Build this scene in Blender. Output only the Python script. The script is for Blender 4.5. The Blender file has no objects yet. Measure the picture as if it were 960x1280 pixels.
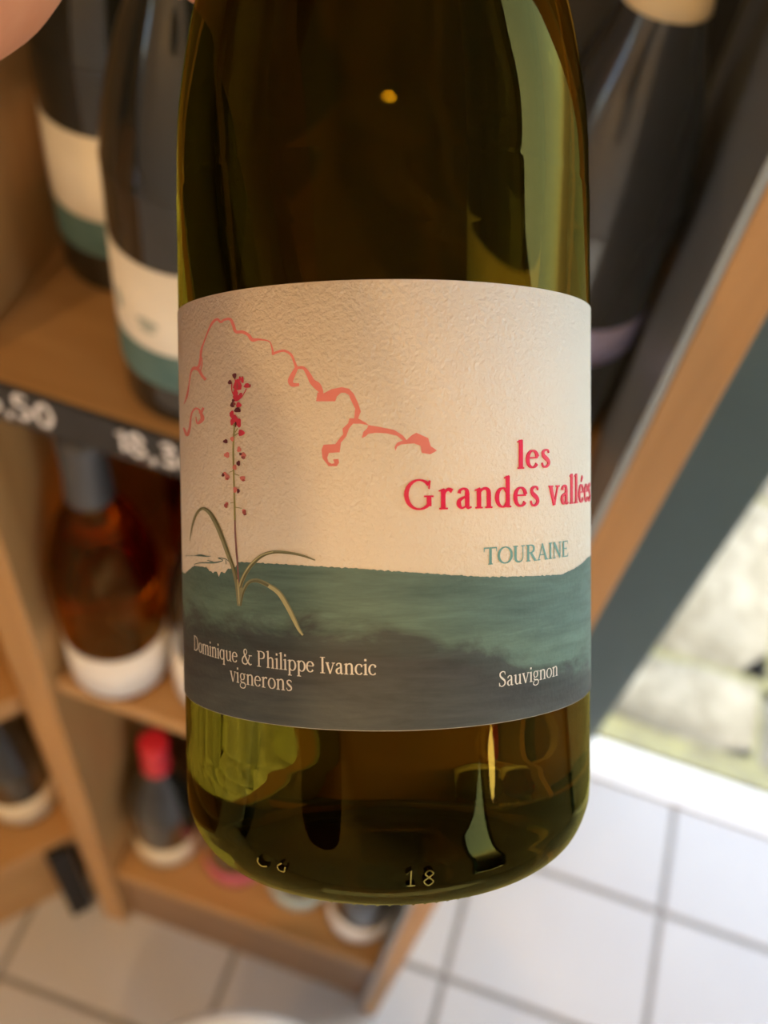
import bpy, bmesh, math, random
from mathutils import Vector, Matrix, noise
from mathutils.geometry import tessellate_polygon
random.seed(7)
PI = math.pi
sc = bpy.context.scene
COL = sc.collection

# ------------------------------------------------------------------ camera
FPX = 1250.0
CAM = Vector((0, 0, 1.5))
_p, _r, _h = math.radians(52.6), math.radians(11.09), math.radians(98.6)
FW = Vector((math.cos(_h)*math.cos(_p), math.sin(_h)*math.cos(_p), -math.sin(_p)))
_R0 = Vector((math.sin(_h), -math.cos(_h), 0)); _U0 = _R0.cross(FW)
RT = math.cos(_r)*_R0 + math.sin(_r)*_U0
UP = RT.cross(FW)
cd = bpy.data.cameras.new('camera'); cam = bpy.data.objects.new('camera', cd); COL.objects.link(cam)
cd.sensor_fit = 'VERTICAL'; cd.sensor_height = 36.0; cd.lens = FPX/1280*36.0
cd.clip_start = 0.01; cd.clip_end = 200
m = Matrix((RT, UP, -FW)).transposed().to_4x4(); m.translation = CAM
cam.matrix_world = m
cd.dof.use_dof = True; cd.dof.focus_distance = 0.172; cd.dof.aperture_fstop = 12.0
sc.camera = cam

# ------------------------------------------------------------------ sky, sun, exposure
w = bpy.data.worlds.new('sky'); sc.world = w; w.use_nodes = True
nt = w.node_tree; nt.nodes.clear()
sky = nt.nodes.new('ShaderNodeTexSky'); sky.sky_type = 'NISHITA'; sky.sun_disc = False
sky.sun_elevation = math.radians(48); sky.sun_rotation = math.radians(85); sky.air_density = 1.0; sky.dust_density = 2.5
bg = nt.nodes.new('ShaderNodeBackground'); bg.inputs['Strength'].default_value = 0.95
wo = nt.nodes.new('ShaderNodeOutputWorld')
nt.links.new(sky.outputs[0], bg.inputs[0]); nt.links.new(bg.outputs[0], wo.inputs[0])
sl = bpy.data.lights.new('sun', 'SUN'); sl.energy = 11.0; sl.angle = math.radians(0.6); sl.color = (1, .95, .87)
so = bpy.data.objects.new('sun', sl); COL.objects.link(so)
_sd = Vector((math.cos(math.radians(4))*math.cos(math.radians(48)), math.sin(math.radians(4))*math.cos(math.radians(48)), math.sin(math.radians(48))))
so.rotation_euler = _sd.to_track_quat('Z', 'Y').to_euler(); so.location = (4, 3, 6)
sc.view_settings.view_transform = 'Standard'; sc.view_settings.look = 'None'
sc.view_settings.gamma = 1.0; sc.view_settings.use_curve_mapping = False
sc.view_settings.exposure = 0.0

# ------------------------------------------------------------------ helpers
def lin(r, g, b):
    f = lambda c: (c/255/12.92) if c/255 <= .04045 else ((c/255+.055)/1.055)**2.4
    return (f(r), f(g), f(b), 1)
def mat(name, col=(.5, .5, .5, 1), rough=.5, **kw):
    ma = bpy.data.materials.new(name); ma.use_nodes = True
    b = ma.node_tree.nodes['Principled BSDF']
    b.inputs['Base Color'].default_value = col; b.inputs['Roughness'].default_value = rough
    for k, v in kw.items(): b.inputs[k.replace('_', ' ')].default_value = v
    return ma
def N(ma, t): return ma.node_tree.nodes.new(t)
def L(ma, a, b): ma.node_tree.links.new(a, b)
def P(ma): return ma.node_tree.nodes['Principled BSDF']
def coords(ma, scale=(1, 1, 1), kind='Object'):
    tc = N(ma, 'ShaderNodeTexCoord'); mp = N(ma, 'ShaderNodeMapping'); mp.inputs['Scale'].default_value = scale
    L(ma, tc.outputs[kind], mp.inputs['Vector']); return mp.outputs[0]
def noise_n(ma, vec, scale, detail=4, rough=.55, dist=0):
    n = N(ma, 'ShaderNodeTexNoise'); n.inputs['Scale'].default_value = scale; n.inputs['Detail'].default_value = detail
    n.inputs['Roughness'].default_value = rough; n.inputs['Distortion'].default_value = dist
    L(ma, vec, n.inputs['Vector']); return n
def ramp(ma, fac, stops):
    r = N(ma, 'ShaderNodeValToRGB'); e = r.color_ramp.elements
    while len(e) < len(stops): e.new(.5)
    for el, (p, c) in zip(e, stops): el.position = p; el.color = c
    L(ma, fac, r.inputs[0]); return r
def bump(ma, h, strength=.2, dist=.001):
    b = N(ma, 'ShaderNodeBump'); b.inputs['Strength'].default_value = strength; b.inputs['Distance'].default_value = dist
    L(ma, h, b.inputs['Height']); L(ma, b.outputs[0], P(ma).inputs['Normal']); return b
def noisy(name, c0, c1, scale, rough=.5, bmp=0, detail=4, sc3=(1, 1, 1), bdist=.001, **kw):
    ma = mat(name, c0, rough, **kw); v = coords(ma, sc3); n = noise_n(ma, v, scale, detail)
    r = ramp(ma, n.outputs[0], [(.3, c0), (.7, c1)]); L(ma, r.outputs[0], P(ma).inputs['Base Color'])
    if bmp: bump(ma, n.outputs[0], bmp, bdist)
    return ma

def mesh_obj(name, verts, faces, ma=None, parent=None, smooth=False, loc=None):
    me = bpy.data.meshes.new(name); me.from_pydata([tuple(v) for v in verts], [], faces); me.update()
    if smooth: me.shade_smooth()
    o = bpy.data.objects.new(name, me); COL.objects.link(o)
    if ma: me.materials.append(ma)
    if parent: o.parent = parent
    if loc is not None: o.location = loc
    return o
def box_data(x0, x1, y0, y1, z0, z1, bev=0):
    bm = bmesh.new()
    bmesh.ops.create_cube(bm, size=1, matrix=Matrix.Translation(((x0+x1)/2, (y0+y1)/2, (z0+z1)/2)) @ Matrix.Diagonal((x1-x0, y1-y0, z1-z0, 1)))
    if bev: bmesh.ops.bevel(bm, geom=bm.edges[:], offset=bev, segments=2, affect='EDGES', profile=.5)
    return bm
def box(name, x0, x1, y0, y1, z0, z1, ma, parent=None, bev=0):
    bm = box_data(min(x0, x1), max(x0, x1), min(y0, y1), max(y0, y1), min(z0, z1), max(z0, z1), bev)
    me = bpy.data.meshes.new(name); bm.to_mesh(me); bm.free(); me.materials.append(ma)
    o = bpy.data.objects.new(name, me); COL.objects.link(o)
    if parent: o.parent = parent
    return o
def thing(name, label, cat, loc=(0, 0, 0), rotz=0, group=None):
    o = bpy.data.objects.new(name, None); COL.objects.link(o); o.empty_display_size = .05
    o.location = loc; o.rotation_euler = (0, 0, rotz); return tag(o, label, cat, group)
def tag(o, label, cat, group=None):
    o['label'] = label; o['category'] = cat
    if group: o['group'] = group
    return o
def struct(o): o['kind'] = 'structure'; return o
def lathe(name, prof, ma, parent=None, seg=64, a0=0, a1=2*PI, smooth=True, loc=None):
    """profile of (radius, z); closed on the axis where radius is 0"""
    full = abs(a1-a0-2*PI) < 1e-6; n = seg if full else seg+1
    V, Fc, rows = [], [], []
    for r, z in prof:
        if r < 1e-7: rows.append([len(V)]); V.append((0, 0, z)); continue
        row = []
        for i in range(n):
            a = a0+(a1-a0)*i/seg; row.append(len(V)); V.append((r*math.sin(a), -r*math.cos(a), z))
        rows.append(row)
    for A, B in zip(rows, rows[1:]):
        for i in range(seg):
            j = (i+1) % n
            if len(A) == 1 and len(B) == 1: continue
            if len(A) == 1: Fc.append((A[0], B[j], B[i]))
            elif len(B) == 1: Fc.append((A[i], A[j], B[0]))
            else: Fc.append((A[i], A[j], B[j], B[i]))
    return mesh_obj(name, V, Fc, ma, parent, smooth, loc)
def cr(pts, per=6):
    """Catmull-Rom samples through tuples"""
    out = []; n = len(pts)
    for i in range(n-1):
        p0, p1, p2, p3 = pts[max(i-1, 0)], pts[i], pts[i+1], pts[min(i+2, n-1)]
        for k in range(per):
            t = k/per
            out.append(tuple(.5*((2*b)+(-a+c)*t+(2*a-5*b+4*c-d)*t*t+(-a+3*b-3*c+d)*t**3) for a, b, c, d in zip(p0, p1, p2, p3)))
    out.append(tuple(pts[-1])); return out
def strip(pts):
    """(x,y,width) polyline -> list of 2D quads"""
    q = []; L_ = []; n = len(pts)
    for i, (x, y, wd) in enumerate(pts):
        a = pts[max(i-1, 0)]; b = pts[min(i+1, n-1)]
        dx, dy = b[0]-a[0], b[1]-a[1]; l = math.hypot(dx, dy) or 1
        nx, ny = -dy/l*max(wd, .0)/2, dx/l*max(wd, .0)/2
        L_.append(((x+nx, y+ny), (x-nx, y-ny)))
    for (a, b), (c, d) in zip(L_, L_[1:]): q.append([a, b, d, c])
    return q
def split_tris(poly, mx):
    tri = tessellate_polygon([[Vector((x, y, 0)) for x, y in poly]])
    st = [[poly[i] for i in t] for t in tri]; out = []
    while st:
        t = st.pop()
        e = [math.dist(t[i], t[(i+1) % 3]) for i in range(3)]; k = e.index(max(e))
        if e[k] > mx:
            a, b, c = t[k], t[(k+1) % 3], t[(k+2) % 3]; mid = ((a[0]+b[0])/2, (a[1]+b[1])/2)
            st += [[a, mid, c], [mid, b, c]]
        else: out.append(t)
    return out

# ------------------------------------------------------------------ materials
def wood(name, c0, c1, axis, rough=.45):
    s = [26, 26, 26]; s[axis] = 2.0
    ma = mat(name, c0, rough); v = coords(ma, tuple(s)); n = noise_n(ma, v, 1.6, 7, .6, .6)
    r = ramp(ma, n.outputs[0], [(.25, c0), (.75, c1)]); L(ma, r.outputs[0], P(ma).inputs['Base Color'])
    bump(ma, n.outputs[0], .12, .0006); return ma
OAK0, OAK1 = (.39, .21, .072, 1), (.53, .31, .125, 1)
M_oak_z = wood('oak_vertical', OAK0, OAK1, 2)
M_oak_x = wood('oak_horizontal', OAK0, OAK1, 0)
M_brown = wood('dark_oak', (.20, .105, .045, 1), (.29, .16, .075, 1), 0)
M_slate_panel = noisy('slate_lacquer', (.27, .32, .36, 1), (.30, .35, .39, 1), 5, .35)
M_frame = noisy('slate_green_metal', (.065, .115, .125, 1), (.075, .13, .14, 1), 9, .38)
M_black = noisy('black_metal', (.006, .006, .007, 1), (.010, .010, .011, 1), 20, .85)
M_strip = noisy('black_card', (.02, .021, .022, 1), (.03, .031, .032, 1), 30, .6)
M_chalk = mat('chalk_white', (.85, .84, .86, 1), .8)
M_wall = noisy('wall_plaster', (.70, .66, .60, 1), (.75, .71, .65, 1), 6, .85, .1)
M_ceil = noisy('ceiling_paint', (.62, .59, .54, 1), (.66, .63, .58, 1), 4, .9)
M_tile = noisy('white_tile', (.50, .50, .51, 1), (.55, .55, .55, 1), 3, .32)
M_grout = noisy('grey_grout', (.24, .23, .22, 1), (.30, .29, .28, 1), 40, .9, .2)
M_thresh = noisy('white_marble', (.84, .84, .83, 1), (.88, .88, .88, 1), 9, .25)
M_white = noisy('white_paint', (.80, .80, .79, 1), (.84, .84, .83, 1), 6, .35)
M_steel = mat('brushed_steel', (.55, .55, .56, 1), .3, Metallic=1.0)
def glass_pane():
    ma = bpy.data.materials.new('window_glass'); ma.use_nodes = True; t = ma.node_tree; t.nodes.clear()
    o = t.nodes.new('ShaderNodeOutputMaterial'); mx = t.nodes.new('ShaderNodeMixShader'); tr = t.nodes.new('ShaderNodeBsdfTransparent')
    gl = t.nodes.new('ShaderNodeBsdfGlossy'); gl.inputs['Roughness'].default_value = .02; fr = t.nodes.new('ShaderNodeFresnel'); fr.inputs[0].default_value = 1.45
    tr.inputs[0].default_value = (.94, .97, .95, 1)
    ge = t.nodes.new('ShaderNodeNewGeometry'); ml = t.nodes.new('ShaderNodeMath'); ml.operation = 'MULTIPLY'; iv = t.nodes.new('ShaderNodeMath'); iv.operation = 'SUBTRACT'; iv.inputs[0].default_value = 1
    t.links.new(ge.outputs['Backfacing'], iv.inputs[1]); t.links.new(iv.outputs[0], ml.inputs[0]); t.links.new(fr.outputs[0], ml.inputs[1])
    t.links.new(ml.outputs[0], mx.inputs[0]); t.links.new(tr.outputs[0], mx.inputs[1]); t.links.new(gl.outputs[0], mx.inputs[2]); t.links.new(mx.outputs[0], o.inputs[0]); return ma
M_pane = glass_pane()
def bottle_glass(name, col, ior=1.42, rough=.0):
    ma = bpy.data.materials.new(name); ma.use_nodes = True; t = ma.node_tree; t.nodes.clear()
    o = t.nodes.new('ShaderNodeOutputMaterial'); g = t.nodes.new('ShaderNodeBsdfGlass'); g.inputs['Color'].default_value = col
    g.inputs['IOR'].default_value = ior; g.inputs['Roughness'].default_value = rough
    tc = t.nodes.new('ShaderNodeTexCoord'); n = t.nodes.new('ShaderNodeTexNoise'); n.inputs['Scale'].default_value = 45; n.inputs['Detail'].default_value = 2
    mp = t.nodes.new('ShaderNodeMapping'); mp.inputs['Scale'].default_value = (1, 1, .25)
    b = t.nodes.new('ShaderNodeBump'); b.inputs['Strength'].default_value = .06; b.inputs['Distance'].default_value = .002
    t.links.new(tc.outputs['Object'], mp.inputs[0]); t.links.new(mp.outputs[0], n.inputs[0]); t.links.new(n.outputs[0], b.inputs['Height']); t.links.new(b.outputs[0], g.inputs['Normal'])
    t.links.new(g.outputs[0], o.inputs[0]); return ma
M_hero_glass = bottle_glass('olive_bottle_glass', (.41, .36, .10, 1), 1.52)
M_amber = bottle_glass('amber_wine_glass', (.88, .52, .16, 1), 1.38)
M_dark_glass = noisy('dark_bottle_glass', (.012, .013, .011, 1), (.018, .018, .014, 1), 8, .06, Coat_Weight=.4)
M_daylit_glass = noisy('daylit_bottle_glass', (.030, .035, .040, 1), (.04, .045, .05, 1), 8, .22, Coat_Weight=.8)  # dark glass, base lightened blue-grey to stand in for reflected daylight
M_paper = mat('cream_paper', (.79, .74, .635, 1), .62)
_v = coords(M_paper); _n = noise_n(M_paper, _v, 1100, 4, .6); bump(M_paper, _n.outputs[0], .75, .0005)
M_paper2 = noisy('shelf_label_paper', (.80, .76, .66, 1), (.84, .80, .70, 1), 60, .7)
M_teal2 = noisy('shelf_label_teal', (.07, .15, .15, 1), (.11, .2, .19, 1), 60, .7)

# ------------------------------------------------------------------ room
YW = .81                                        # plane of the glazed front
TX, TY, X0, Y0 = .288, .1935, .153, .578        # tile module and a grid crossing
CDIR = math.radians(49.3)
wall_p = Vector((-.66, .54)); wdir = Vector((math.cos(CDIR), math.sin(CDIR)))
def inside(x, y):                               # room side of the oblique left wall
    d = Vector((x, y))-wall_p; return wdir.x*d.y-wdir.y*d.x < .12
fl = struct(box('floor', -2.6, 1.9, -2.2, YW-.055, -.05, -.003, M_grout))
G = .009
tile_me = None
for i in range(-9, 6):
    for j in range(-14, 2):
        xa, xb = X0+i*TX+G/2, X0+(i+1)*TX-G/2
        ya, yb = Y0+j*TY+G/2, Y0+(j+1)*TY-G/2
        if xa > 1.88 or ya < -2.15 or not inside((xa+xb)/2, (ya+yb)/2): continue
        if yb > YW-.056:                         # cut tile against the threshold
            yb = YW-.056-.002
            if yb-ya < .02: continue
            box('tile', xa, xb, ya, yb, -.006, 0, M_tile, fl, .0008); continue
        if tile_me is None:
            o = box('tile', -(TX-G)/2, (TX-G)/2, -(TY-G)/2, (TY-G)/2, -.006, 0, M_tile, fl, .0008); tile_me = o.data
        else:
            o = bpy.data.objects.new('tile', tile_me); COL.objects.link(o); o.parent = fl
        o.location = ((xa+xb)/2, (ya+yb)/2, 0)
struct(box('trim_1', -.2, 1.9, YW-.055, YW+.012, -.05, .004, M_thresh, bev=.002))
CZ = 2.6
struct(box('ceiling', -2.6, 2.0, -2.3, YW+.1, CZ, CZ+.1, M_ceil))
wb = struct(box('wall_back', -.8, .12, YW, YW+.12, -.05, CZ, M_wall))
struct(box('wall_back_lintel', .12, 1.9, YW, YW+.12, 2.3, CZ, M_wall))
struct(box('wall_front', -2.6, 2.0, -2.3, -2.2, -.05, CZ, M_wall))
# oblique left wall
wl = struct(mesh_obj('wall_left', *(lambda p, q, n: ([(p.x, p.y, -.05), (q.x, q.y, -.05), (q.x+n.x, q.y+n.y, -.05), (p.x+n.x, p.y+n.y, -.05), (p.x, p.y, CZ), (q.x, q.y, CZ), (q.x+n.x, q.y+n.y, CZ), (p.x+n.x, p.y+n.y, CZ)], [(0, 1, 2, 3), (4, 7, 6, 5), (0, 4, 5, 1), (1, 5, 6, 2), (2, 6, 7, 3), (3, 7, 4, 0)]))(wall_p+wdir*.36, wall_p-wdir*3.6, Vector((-wdir.y, wdir.x))*.1), M_wall))
# right wall: low parapet, lintel, and an unseen window added for daylight and its reflection
struct(box('wall_right', 1.9, 2.0, -2.2, -.69, -.05, .45, M_wall))
struct(box('wall_right', 1.9, 2.0, -2.2, -1.36, .45, 2.25, M_wall))
struct(box('wall_right', 1.9, 2.0, -.69, YW+.1, -.05, CZ, M_wall))
struct(box('wall_right_lintel', 1.9, 2.0, -2.2, -.69, 2.25, CZ, M_wall))
w2 = thing('added_window', '', ''); del w2['label'], w2['category']; struct(w2)
for y in (-1.33, -.72): box('window_frame', 1.91, 1.97, y-.03, y+.03, .45, 2.25, M_frame, w2)
for y0, y1 in ((-1.30, -.75),): box('window_pane', 1.937, 1.943, y0, y1, .45, 2.25, M_pane, w2)
# glazed front beside the shelves
w1 = thing('window_1', '', ''); del w1['label'], w1['category']; struct(w1)
box('window_frame', .12, .287, YW-.012, YW+.06, .004, 2.3, M_frame, w1, .003)
box('window_frame', 1.82, 1.9, YW-.012, YW+.06, .004, 2.3, M_frame, w1, .003)
box('window_frame', .281, 1.82, YW-.012, YW+.06, 2.22, 2.3, M_frame, w1, .003)
box('window_pane', .281, 1.82, YW+.02, YW+.026, .006, 2.22, M_pane, w1)

# ------------------------------------------------------------------ stone paving outside
M_stone = mat('weathered_limestone', (.5, .45, .38, 1), .9)
_v = coords(M_stone); _n1 = noise_n(M_stone, _v, 5, 8, .65, .8); _n2 = noise_n(M_stone, _v, 28, 6, .7)
_r1 = ramp(M_stone, _n1.outputs[0], [(.28, (.08, .07, .045, 1)), (.45, (.17, .15, .115, 1)), (.62, (.23, .21, .175, 1)), (.78, (.25, .245, .24, 1))])
_r2 = ramp(M_stone, _n2.outputs[0], [(.35, (.45, .42, .33, 1)), (.6, (1, 1, 1, 1))])
_mx = N(M_stone, 'ShaderNodeMixRGB'); _mx.blend_type = 'MULTIPLY'; _mx.inputs[0].default_value = .7
L(M_stone, _r1.outputs[0], _mx.inputs[1]); L(M_stone, _r2.outputs[0], _mx.inputs[2]); L(M_stone, _mx.outputs[0], P(M_stone).inputs['Base Color'])
bump(M_stone, _n2.outputs[0], .6, .01)
M_soil = noisy('mossy_soil', (.10, .09, .05, 1), (.17, .16, .07, 1), 25, .95, .5)
pav = struct(box('ground_outside', -6, 12, YW+.06, 16, -.3, -.075, M_soil))
def stone(x0, x1, y0, y1):
    n = 7; V = []; Fc = []; ph = random.random()*50
    for i in range(n+1):
        for j in range(n+1):
            u, v = i/n, j/n; x = x0+(x1-x0)*u; y = y0+(y1-y0)*v
            e = min(u, 1-u, v, 1-v)
            jit = .02
            x += jit*noise.noise((x*6, y*6, ph)); y += jit*noise.noise((x*6+9, y*6, ph))
            z = -.075 if e < 1e-6 else -.03-.012*(e < .16)+.014*noise.noise((x*9, y*9, ph))
            V.append((x, y, z))
    for i in range(n):
        for j in range(n): a = i*(n+1)+j; Fc.append((a, a+n+1, a+n+2, a+1))
    return mesh_obj('stone', V, Fc, M_stone, pav, True)
yy = YW+.10
for row, hgt in enumerate((.17, .44, .38, .46, .40, .5)):
    xx = -.5-random.random()*.3
    while xx < 4:
        wd = random.uniform(.34, .62); stone(xx+.008, xx+wd-.008, yy+.008, yy+hgt-.008); xx += wd
    yy += hgt

# ------------------------------------------------------------------ shelf unit facing the camera
YF = .315
ua = thing('shelf_unit', 'oak shelving unit with wine bottles behind the held bottle, tallest side board at right', 'shelf', (-.12, .46, 0))
def part_a(name, x0, x1, y0, y1, z0, z1, ma, bev=.0012, parent=ua):
    o = box(name, x0+.12, x1+.12, y0-.46, y1-.46, z0, z1, ma, parent, bev); return o
part_a('side_board', .055, .0755, .306, .62, 0, 2.1, M_oak_z)
part_a('side_lining', .0515, .055, .3065, .60, 0, 2.1, M_slate_panel, 0)
part_a('side_board', -.324, -.293, .306, .62, 0, 2.1, M_oak_z)
part_a('back_board', -.293, .055, .60, .615, 0, 2.1, noisy('dark_back_lacquer', (.04, .045, .05, 1), (.05, .055, .06, 1), 5, .5), 0)
part_a('plinth', -.293, .055, .322, .338, 0, .175, M_brown)
for zt in (.205, .722, 1.09, 1.64, 2.08): part_a('shelf_board', -.293, .0515, YF, .60, zt-.02, zt, M_oak_x)
rail = part_a('price_rail', -.293, .0515, YF-.003, YF, 1.060, 1.0895, M_strip, 0)
DIG = {'1': [[(.1, .75, 1), (.3, 1, 1), (.3, 0, 1)]], '6': [[(.5, .95, 1), (.2, .75, 1), (.05, .3, 1), (.25, 0, 1), (.5, .2, 1), (.4, .48, 1), (.1, .35, 1)]],
       '5': [[(.5, 1, 1), (.15, 1, 1), (.1, .6, 1), (.4, .58, 1), (.5, .25, 1), (.3, 0, 1), (.05, .1, 1)]], '0': [[(.3, 1, 1), (.05, .6, 1), (.1, .1, 1), (.35, 0, 1), (.55, .45, 1), (.45, .9, 1), (.3, 1, 1)]],
       '8': [[(.3, .52, 1), (.1, .75, 1), (.3, 1, 1), (.5, .75, 1), (.3, .52, 1), (.05, .25, 1), (.3, 0, 1), (.55, .25, 1), (.3, .52, 1)]],
       '3': [[(.08, .9, 1), (.35, 1, 1), (.48, .78, 1), (.2, .55, 1), (.5, .35, 1), (.4, .03, 1), (.05, .08, 1)]], ',': [[(.12, .15, 1), (.02, -.2, 1)]]}
def price(txt, x, z, h, slant=.0):
    V, Fc = [], []
    for ch in txt:
        for s in DIG[ch]:
            pts = [(x+a*h*.95, z+b*h, h*.16) for a, b, c in (cr(s, 5) if ch != '1' else s)]
            for q in strip(pts):
                k = len(V); V += [(a+.12, YF-.0036-.46, b) for a, b in q]; Fc.append((k, k+1, k+2, k+3))
        x += h*(.72 if ch not in '1,' else (.45 if ch == '1' else .30))
    return mesh_obj('price_digits', V, Fc, M_chalk, rail)
price('16,50', -.286, 1.0675, .018); price('18,30', -.200, 1.0675, .018)

# ------------------------------------------------------------------ oblique shelf unit at the left
uc = thing('shelf_unit', 'oak shelving unit turned at an angle at the left edge, standing on a black foot', 'shelf', (-.333, .345, 0), CDIR)
for n_, a in (('side_board', (-.022, 0, 0, .3, 0, 2.1, M_oak_z)), ('side_board', (-.95, -.928, 0, .3, 0, 2.1, M_oak_z)), ('back_board', (-.928, -.022, .285, .3, 0, 2.1, M_black)),
              ('plinth', (-.928, -.03, .028, .045, 0, .225, M_oak_x)), ('shelf_board', (-.928, -.022, 0, .285, .225, .26, M_oak_x)), ('shelf_board', (-.928, -.022, 0, .285, .60, .63, M_oak_x)),
              ('shelf_board', (-.928, -.022, 0, .285, 1.0, 1.03, M_oak_x)), ('shelf_board', (-.928, -.022, 0, .285, 1.4, 1.43, M_oak_x)), ('shelf_board', (-.928, -.022, 0, .285, 2.05, 2.08, M_oak_x)),
              ('foot', (-.062, -.034, -.012, .010, 0, .245, M_black))): box(n_, *a, uc, .0012)

# ------------------------------------------------------------------ bottles on the shelves
BURG = [(0, .004), (.024, .003), (.031, 0), (.036, .0015), (.0395, .006), (.041, .013), (.041, .128), (.0402, .146), (.0365, .168), (.029, .196), (.0215, .216), (.0165, .236), (.0148, .256), (.0145, .292), (0, .292)]
def smooth_prof(p, per=4):
    q = [p[0]]+[(max(r, 0), z) for r, z in cr(p[1:-1], per)]+[p[-1]]
    return q
PROF = smooth_prof(BURG)
_me = {}
def shared(key, maker):
    if key not in _me: o = maker(); _me[key] = o.data; return o
    o = bpy.data.objects.new(_me[key].name, _me[key]); COL.objects.link(o); return o
def bottle(label, loc, glass, cap, paper, lab=(.03, .105), rot=0, band=None, span=105, group='wine bottles on the shelves', extra=None):
    t = thing('wine_bottle', label, 'bottle', loc, rot, group)
    ob = shared('g'+glass.name, lambda: lathe('glass_body', PROF, glass, None, 48)); ob.parent = t
    cz = .228 if cap is C_cream else .232; cr_ = .0190 if cap is C_cream else .0170
    oc = shared('c'+cap.name, lambda: lathe('capsule', [(cr_-.001, cz-.0005), (cr_, cz), (.0180 if cap is C_cream else .0166, cz+.005), (.0166, .2375), (.0154, .256), (.0151, .270), (.0158, .286), (.0156, .2935), (.012, .2945), (0, .2945)], cap, None, 32)); oc.parent = t
    a = math.radians(span)
    ol = lathe('label', [(.0411, lab[0]), (.0414, lab[0]), (.0414, lab[1]), (.0411, lab[1])], paper, t, 40, -a, a, True)
    if band: lathe('teal_band', [(.0415, lab[0]), (.0416, lab[0]+.0005), (.0416, lab[0]+band), (.0415, lab[0]+band+.0003)], M_teal2, ol, 40, -a, a)
    if extra: extra(ol, lab)
    return t
C_black = noisy('black_capsule', (.012, .013, .017, 1), (.02, .021, .026, 1), 30, .35)
C_red = noisy('red_capsule', (.55, .015, .03, 1), (.68, .025, .05, 1), 30, .4)
C_cream = noisy('cream_capsule', (.80, .66, .40, 1), (.84, .70, .45, 1), 30, .45)
C_grey = noisy('slate_capsule', (.05, .055, .065, 1), (.07, .075, .085, 1), 30, .4)
L_white = noisy('white_label', (.78, .77, .75, 1), (.84, .82, .80, 1), 50, .7)
L_tealw = noisy('pale_teal_label', (.45, .56, .53, 1), (.52, .62, .58, 1), 50, .7)
L_cream = noisy('ivory_label', (.74, .65, .46, 1), (.80, .71, .52, 1), 50, .7)
L_pink = noisy('rose_label', (.55, .10, .14, 1), (.65, .15, .19, 1), 50, .6)
L_lav = noisy('lavender_label', (.30, .32, .62, 1), (.36, .38, .68, 1), 50, .6)
M_smudge = mat('faint_green_print', (.42, .46, .40, 1), .8)
def smudges(par, lab):
    for a, z, wa, wz in ((-.95, .072, .10, .006), (-.45, .070, .16, .0025), (-.45, .0655, .12, .002)):
        V = []; Fc = []
        for i in range(9):
            an = a+wa*(i/4-1); hh = wz*math.sqrt(max(.06, 1-(i/4-1)**2)); V += [(.0417*math.sin(an), -.0417*math.cos(an), z-hh), (.0417*math.sin(an), -.0417*math.cos(an), z+hh)]
            if i: k = 2*i; Fc.append((k-2, k, k+1, k-1))
        mesh_obj('label_print', V, Fc, M_smudge, par)
Z1, Z2, Z3 = 1.09, .722, .205
bottle('dark bottle with cream and teal label on top shelf, close beside the held bottle', (-.171, .362, Z1), M_dark_glass, C_black, M_paper2, (.028, .104), .25, .024, extra=smudges)
bottle('dark bottle with cream and teal label, farthest left on the top shelf', (-.250, .440, Z1), M_dark_glass, C_black, M_paper2, (.028, .104), .3, .024)
bottle('dark bottle with cream capsule at the upper right behind the held bottle', (.008, .425, Z1), M_daylit_glass, C_cream, L_lav, (.064, .088), 1.05, span=75)
bottle('amber bottle with slate capsule and white label on the middle shelf', (-.2505, .352, Z2), M_amber, C_grey, L_white, (.010, .072), .2)
bottle('dark bottle with white label on the middle shelf, right of the amber bottle', (-.163, .366, Z2), M_dark_glass, C_black, L_white, (.010, .085), .2)
bottle('amber bottle at the back of the middle shelf behind the white labels', (-.205, .455, Z2), M_amber, C_black, L_white, (.010, .06), .2)
bottle('dark bottle with red capsule and cream label on the bottom shelf', (-.250, .378, Z3), M_dark_glass, C_red, L_cream, (.008, .066), .2)
bottle('bottle with rose label on the bottom shelf, half hidden by the held bottle', (-.159, .385, Z3), M_dark_glass, C_black, L_pink, (.004, .05), .1)
bottle('bottle with pale teal label on the bottom shelf, right of the rose label', (-.0735, .385, Z3), M_dark_glass, C_black, L_tealw, (.004, .05), .1)
bottle('bottle with grey white label on the bottom shelf next to the right side board', (.0098, .372, Z3), M_dark_glass, C_black, L_white, (.012, .07), .1)
bottle('dark bottle with ivory label on the angled shelf at the left edge', (-.424, .350, .26), M_dark_glass, C_black, L_cream, (.012, .07), .6)

# ------------------------------------------------------------------ white stool under the camera
st = thing('stool', 'white round stool top cut off by the bottom edge of the picture', 'stool', (-.0244, .0309, 0))
lathe('seat', [(0, .385), (.148, .385), (.159, .39), (.163, .40), (.160, .412), (.150, .417), (0, .418)], M_white, st, 64)
for k in range(4):
    a = PI/4+k*PI/2
    top = Vector((.085*math.cos(a), .085*math.sin(a), .39)); bot = Vector((.115*math.cos(a), .115*math.sin(a), 0))
    V = []; Fc = []
    for i in range(12):
        b = 2*PI*i/12; d = Vector((math.cos(b), math.sin(b), 0)); V += [bot+d*.012, top+d*.015]
    for i in range(12): j = (i+1) % 12; Fc.append((2*i, 2*j, 2*j+1, 2*i+1))
    Fc += [tuple(2*i for i in range(11, -1, -1)), tuple(2*i+1 for i in range(12))]
    mesh_obj('leg', V, Fc, M_white, st, True)

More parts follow.
